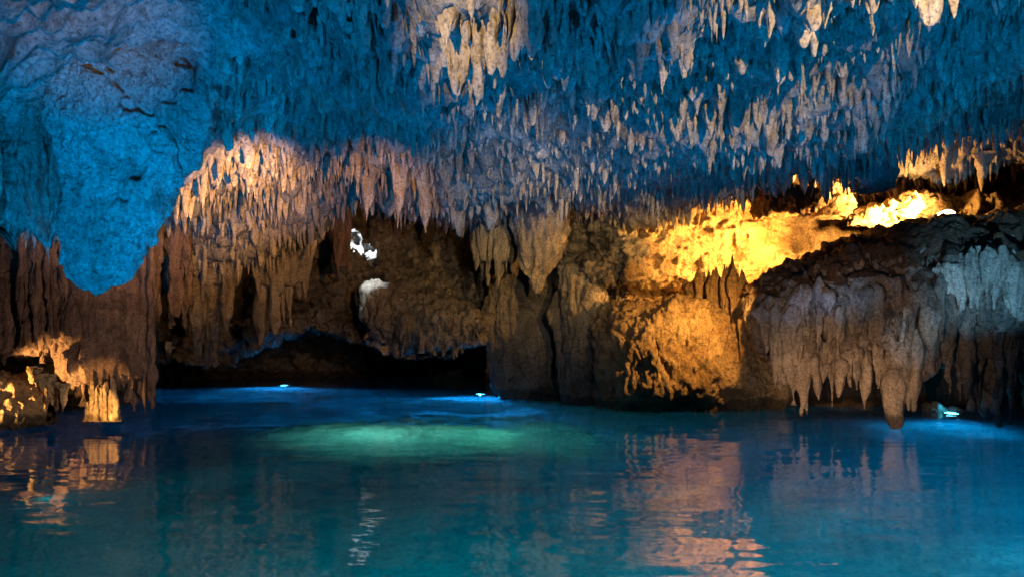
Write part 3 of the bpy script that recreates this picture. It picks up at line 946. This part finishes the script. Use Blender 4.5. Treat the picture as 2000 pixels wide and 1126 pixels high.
build_bed()

wm = bpy.data.materials.new('lake_water'); wm.use_nodes = True
nt = wm.node_tree; nt.nodes.clear()
N, L = nt.nodes, nt.links
out = N.new('ShaderNodeOutputMaterial')
pb = N.new('ShaderNodeBsdfPrincipled')
pb.inputs['Base Color'].default_value = (0.75, 0.95, 1.0, 1)
pb.inputs['Transmission Weight'].default_value = 1.0
pb.inputs['IOR'].default_value = 1.36
pb.inputs['Roughness'].default_value = 0.02
L.new(pb.outputs[0], out.inputs[0])
geo = N.new('ShaderNodeNewGeometry')
def ripple(sx, sy, scale, detail, k):
    mp = N.new('ShaderNodeMapping'); mp.inputs['Scale'].default_value = (sx, sy, 1.0)
    L.new(geo.outputs['Position'], mp.inputs[0])
    n = N.new('ShaderNodeTexNoise'); n.inputs['Scale'].default_value = scale; n.inputs['Detail'].default_value = detail
    n.inputs['Roughness'].default_value = 0.45
    L.new(mp.outputs[0], n.inputs['Vector'])
    a = N.new('ShaderNodeVectorMath'); a.operation = 'SUBTRACT'
    L.new(n.outputs['Color'], a.inputs[0]); a.inputs[1].default_value = (0.5, 0.5, 0.5)
    b_ = N.new('ShaderNodeVectorMath'); b_.operation = 'MULTIPLY'
    L.new(a.outputs[0], b_.inputs[0]); b_.inputs[1].default_value = (k * 0.5, k, 0)
    return b_.outputs[0]

va = N.new('ShaderNodeVectorMath'); va.operation = 'ADD'
L.new(ripple(0.26, 1.0, 5.0, 3, 0.16), va.inputs[0]); L.new(ripple(0.6, 1.0, 1.1, 1, 0.045), va.inputs[1])
vb = N.new('ShaderNodeVectorMath'); vb.operation = 'ADD'
L.new(va.outputs[0], vb.inputs[0]); L.new(geo.outputs['Normal'], vb.inputs[1])
vn = N.new('ShaderNodeVectorMath'); vn.operation = 'NORMALIZE'
L.new(vb.outputs[0], vn.inputs[0]); L.new(vn.outputs[0], pb.inputs['Normal'])
ab = N.new('ShaderNodeVolumeAbsorption'); ab.inputs['Color'].default_value = (0.10, 0.75, 0.86, 1); ab.inputs['Density'].default_value = 0.22
sc_ = N.new('ShaderNodeVolumeScatter'); sc_.inputs['Color'].default_value = (0.35, 0.85, 1.0, 1); sc_.inputs['Density'].default_value = 0.05
av = N.new('ShaderNodeAddShader'); L.new(ab.outputs[0], av.inputs[0]); L.new(sc_.outputs[0], av.inputs[1])
L.new(av.outputs[0], out.inputs['Volume'])
wx, wy0, wy1, wd = 17.5, -5.5, 28.5, -6
Vw = np.array([(-wx, wy0, 0), (wx, wy0, 0), (wx, wy1, 0), (-wx, wy1, 0), (-wx, wy0, wd), (wx, wy0, wd), (wx, wy1, wd), (-wx, wy1, wd)], dtype=float)
Qw = np.array([(0, 1, 2, 3), (7, 6, 5, 4), (4, 5, 1, 0), (5, 6, 2, 1), (6, 7, 3, 2), (7, 4, 0, 3)])
tag(add('water', Vw, Qw, wm, smooth_shade=False), kind='structure')

# ------------------------------------------------------------------ lamps (fixtures)
def lathe(prof, n=24, axis=(0, 0, 1), org=(0, 0, 0)):
    a = np.linspace(0, 2 * math.pi, n, endpoint=False)
    V = np.concatenate([np.stack([r * np.cos(a), r * np.sin(a), np.full(n, h)], axis=1) for r, h in prof])
    q = Vector((0, 0, 1)).rotation_difference(Vector(axis).normalized()).to_matrix()
    V = V @ np.array(q).T + np.array(org)
    return V, grid_quads(n, len(prof), True)


def lamp(name, label, pos, axis, r, lens):
    e = empty(name, pos)
    tag(e, label, 'lamp')
    V, Q = lathe([(0.001, -r * 1.1), (r * 0.7, -r), (r * 0.9, -r * 0.5), (r, 0), (r * 1.12, 0), (r * 1.12, r * 0.12), (r, r * 0.12), (r * 0.96, 0.02 * r)], axis=axis, org=pos)
    add('housing', V, Q, M['housing'], parent=e)
    V, Q = lathe([(r * 0.97, 0.03 * r), (r * 0.7, 0.12 * r), (r * 0.35, 0.18 * r), (0.001, 0.2 * r)], axis=axis, org=pos)
    add('lens', V, Q, lens, parent=e)
    return e

lamp('underwater_lamp', 'blue-white lamp glowing at the waterline under the low roof at the back left', at(555, 748.5, 24.6) + np.array([0, 0, -0.08]), (0.02, -0.10, 1), 0.15, M['blue_lens'])
lamp('underwater_lamp', 'blue-white lamp glowing at the waterline beside the dark pillar, right end of the cavern', at(938, 765.5, 21.0) + np.array([0, 0, -0.08]), (-0.02, -0.10, 1), 0.15, M['blue_lens'])
lamp('floodlight', 'blazing amber floodlight lying on the ledge behind the overhang crest', at(1848, 424, 17.4), (-0.5, -0.6, 0.4), 0.22, M['gold_lens'])
e = lamp('cove_lamp', 'cyan-white light strip shining at the waterline under the right end of the overhang', at(1858, 801, 15.6) + np.array([0, 0, -0.07]), (-0.02, -0.1, 1), 0.15, M['cyan_lens'])

V, Q = loft_x([(1806, 790, 806, 16.3, 0.05), (1815, 776, 810, 16.3, 0.25), (1826, 782, 810, 16.3, 0.25), (1840, 796, 810, 16.3, 0.2), (1858, 794, 810, 16.3, 0.2), (1874, 795, 810, 16.3, 0.2), (1882, 802, 810, 16.3, 0.05)], 60, 40)
body('cove_rocks', V, Q, M['white'], 'tiny pale rocks at the waterline, rimmed cyan by the lamp under the overhang', 'rock', top_origin=False, amp=0.03, freq=5, flute=0, ffreq=3, fine=0.04)

# ------------------------------------------------------------------ lights
def spot(pos, tgt, energy, col, angle=90, blend=0.3, radius=0.03):
    l = bpy.data.lights.new('spot', 'SPOT')
    l.energy = energy; l.color = col; l.spot_size = math.radians(angle); l.spot_blend = blend; l.shadow_soft_size = radius
    o = bpy.data.objects.new('spotlight', l)
    o.location = pos
    d = Vector(tgt) - Vector(pos)
    o.rotation_euler = d.to_track_quat('-Z', 'Y').to_euler()
    COL.objects.link(o)
    return o


def point(pos, energy, col, radius=0.05):
    l = bpy.data.lights.new('point', 'POINT')
    l.energy = energy; l.color = col; l.shadow_soft_size = radius
    o = bpy.data.objects.new('lamp_glow', l)
    o.location = pos
    COL.objects.link(o)
    return o


BLUE, TEAL, WARM, AMBER = (0.0, 0.33, 1.0), (0.0, 0.58, 0.80), (1.0, 0.66, 0.22), (1.0, 0.52, 0.14)


def uplight(pos, energy, col, low, blend=0.08, radius=0.03, tilt=(0, 0)):
    """a flood pointing up whose beam starts `low` degrees above the water"""
    p = Vector(pos)
    return spot(p, p + Vector((tilt[0], tilt[1], 1)), energy, col, 2 * (90 - low), blend, radius)


# blue floods low over the water, aimed up at the ceiling
uplight((-4.0, 2.6, 0.4), 1680, BLUE, 14)
uplight((6.5, 3.0, 0.4), 2100, BLUE, 18, 0.15)
uplight((9.5, 7.0, 0.3), 210, TEAL, 33, 0.3)
uplight((0.5, 6.5, 0.15), 210, BLUE, 24, 0.3)  # this and the next two are added over open water, without fixtures
uplight((-0.5, 11.5, 0.1), 420, BLUE, 30, 0.4)
uplight((4.5, 11.0, 0.1), 336, BLUE, 33, 0.4)
# warm floods grazing the stalactite tips
spot((4.5, 0.5, 4.25), (3.3, 8.2, 5.1), 5600, WARM, 36, 1.0, 0.01)
spot((-2.0, 1.5, 3.95), (0.0, 8.2, 4.85), 2600, WARM, 19, 1.0, 0.01)
spot((-2.3, 8.8, 3.1), (-5.7, 12.6, 4.4), 3000, (1.0, 0.47, 0.07), 50, 1.0, 0.01)
spot((-1.0, 8.8, 3.35), (-3.6, 14.5, 4.2), 1100, (1.0, 0.46, 0.12), 50, 1.0, 0.01)
spot((-0.5, 8.0, 2.6), at(600, 560, 18.0), 130, (1.0, 0.86, 0.74), 44, 1.0, 0.02)  # added fill for the left of the back wall, not a tip flood
spot((1.0, 6.0, 3.8), (-0.8, 17.0, 4.4), 650, WARM, 34, 0.8, 0.01)
# added blue spots: spill behind the hanging rock, boost on its face and tip
spot((-3.8, 10.5, 0.6), at(415, 570, 16), 40, (0.1, 0.4, 1.0), 30, 1.0)
spot((-2.2, 3.0, 0.5), at(215, 430, 8.0), 2850, (0.0, 0.36, 1.0), 36, 0.8)
spot((-2.6, 3.4, 0.5), at(330, 250, 8.0), 1440, (0.0, 0.33, 1.0), 34, 0.8)
# added dim fill spot on the back wall, no lamp there
spot((1.5, 5.0, 3.3), (-1.4, 19.0, 3.2), 430, (0.97, 0.93, 0.92), 50, 0.9, 0.03)
# brown curtains at the left
spot((-5.6, 9.7, 0.6), (-9.3, 13.5, 2.0), 300, (1.0, 0.72, 0.54), 95, 0.9)
# orange lamps low on the left shore
spot((-10.2, 11.4, 0.25), (-9.5, 12.9, 0.7), 1950, AMBER, 40, 0.5)
spot((-7.4, 11.6, 0.15), (-7.85, 13.0, 0.45), 416, AMBER, 44, 0.5)
# rusty top of the hanging rock
spot((-1.5, 2.0, 3.0), (-4.9, 8.0, 5.6), 700, (1.0, 0.60, 0.20), 22, 1.0)
# amber floodlight on the ledge and its twins behind the crest
fl = at(1848, 418, 17.3)
spot(fl + np.array([0, -0.25, 0.1]), at(1530, 430, 19.5), 11500, (1.0, 0.45, 0.09), 88, 0.5, 0.1)
spot(fl + np.array([-0.2, 0.1, 0.1]), fl + np.array([-0.8, 1.6, -0.1]), 420, (1.0, 0.52, 0.14), 150, 0.5, 0.03)
spot(at(1700, 436, 17.5), at(1720, 400, 19.0), 1320, (1.0, 0.50, 0.12), 160, 0.8, 0.05)
spot(at(1600, 505, 17.0), at(1420, 450, 19.0), 3146.4, (1.0, 0.42, 0.07), 104, 0.5, 0.06)
spot(at(1800, 380, 16.6), at(1760, 450, 14.5), 90, (1.0, 0.45, 0.10), 110, 1.0, 0.02)  # added spill above the crest, no lamp hangs there
# added orange spot on the boulder, floating without a lamp
spot(at(1462, 555, 14.0), at(1310, 640, 15.9), 806, (1.0, 0.46, 0.09), 125, 1.0, 0.04)
# overhang front: added fill spots, warm all over, cool pools
spot((2.0, 5.0, 0.8), at(1640, 700, 13.3), 1440, (1.0, 0.68, 0.44), 34, 1.0)
spot((2.0, 7.0, 0.3), at(1640, 775, 13.3), 1120, (1.0, 0.50, 0.18), 26, 1.0)
spot((5.0, 5.0, 0.6), at(1930, 540, 12.5), 3600, (0.20, 0.60, 1.0), 18, 0.8)
spot((4.5, 6.5, 0.6), at(1668, 590, 13.0), 700, (0.15, 0.55, 1.0), 9, 0.9)
spot((5.0, 6.5, 0.6), at(1785, 655, 13.0), 600, (0.15, 0.6, 1.0), 11, 0.9)
# daylight shaft
spot(at(690, 330, 22.8), at(705, 490, 23.6), 2600, (0.9, 0.97, 1.0), 70, 0.5)
spot(at(690, 440, 18.0), at(738, 590, 19.4), 480, (0.85, 0.97, 1.0), 30, 0.8)
# back lamps at the waterline: beams sunk below the surface
for (px, py, Yl, en) in ((555, 748, 24.6, 1700), (938, 765, 21.0, 2600)):
    p = at(px, py, Yl)
    spot((p[0], p[1] - 0.3, -0.10), (p[0], p[1] - 3.0, -1.4), en, (0.01, 0.36, 1.0), 165, 0.4, 0.02)
point(at(552, 742, 24.9), 0.5, (0.05, 0.8, 1.0), 0.0)
point(at(1850, 795, 15.95), 5, (0.05, 0.7, 1.0), 0.0)
# unseen underwater spots added to light the bed, looking down and away
for (pos, tg, en, col) in (((9.8, 15.0, -0.3), (8, 13, -2), 900, (0.0, 0.42, 1.0)), ((7.0, 5.5, -0.5), (7.5, 9.5, -3), 1710, (0.0, 0.55, 1.0)), ((2.5, 2.2, -0.5), (2.5, 4.2, -3), 3100.8, (0.0, 0.82, 0.92)),
                       ((-2.0, 2.0, -0.5), (-2.0, 4.0, -3), 1310.4, (0.0, 0.82, 0.80)), ((-5.5, 8.0, -0.5), (-5, 9, -3), 60, (0.0, 0.7, 0.7)),
                       ((-2.8, 12.4, -0.15), (-2.4, 15.6, -1.6), 620, (0.35, 1.0, 0.70)), ((-0.3, 12.6, -0.15), (0.6, 15.6, -1.8), 420, (0.25, 1.0, 0.62))):
    spot(pos, tg, en, col, 150, 1.0, 0.01)

w = bpy.data.worlds.new('World'); scene.world = w; w.use_nodes = True
w.node_tree.nodes['Background'].inputs[0].default_value = (0.10, 0.28, 0.45, 1)
w.node_tree.nodes['Background'].inputs[1].default_value = 0.008

cam = bpy.data.cameras.new('camera')
cam.sensor_width = 36; cam.lens = 24; cam.shift_y = 0.0455; cam.clip_end = 200; cam.clip_start = 0.05
co = bpy.data.objects.new('camera', cam); COL.objects.link(co)
co.location = (0, 0, CAM_H); co.rotation_euler = (math.radians(90), 0, 0)
scene.camera = co
scene.view_settings.view_transform = 'Standard'
scene.view_settings.look = 'None'
scene.cycles.use_denoising = True
scene.cycles.caustics_reflective = False
scene.cycles.caustics_refractive = False
scene.cycles.max_bounces = 6
scene.cycles.diffuse_bounces = 1
scene.cycles.glossy_bounces = 3
scene.cycles.transmission_bounces = 4
scene.cycles.volume_bounces = 1
scene.cycles.sample_clamp_indirect = 4
# leave out ceiling stalactites that other rock hides completely
bpy.context.view_layer.update()
dg = bpy.context.evaluated_depsgraph_get()
seen = set()
for py_ in range(2, 760, 4):
    for px_ in range(2, 2000, 4):
        hit = scene.ray_cast(dg, Vector((0, 0, CAM_H)), Vector(((px_ - HX) / F_PX, 1, (HY - py_) / F_PX)).normalized())
        if hit[0]: seen.add(hit[4].name)
for o in list(scene.objects):
    if o.name.startswith('stalactite') and o.parent is None and o.type == 'MESH' and o.name not in seen:
        bpy.data.objects.remove(o)
for o in bpy.data.objects:
    if '_org' in o: del o['_org']
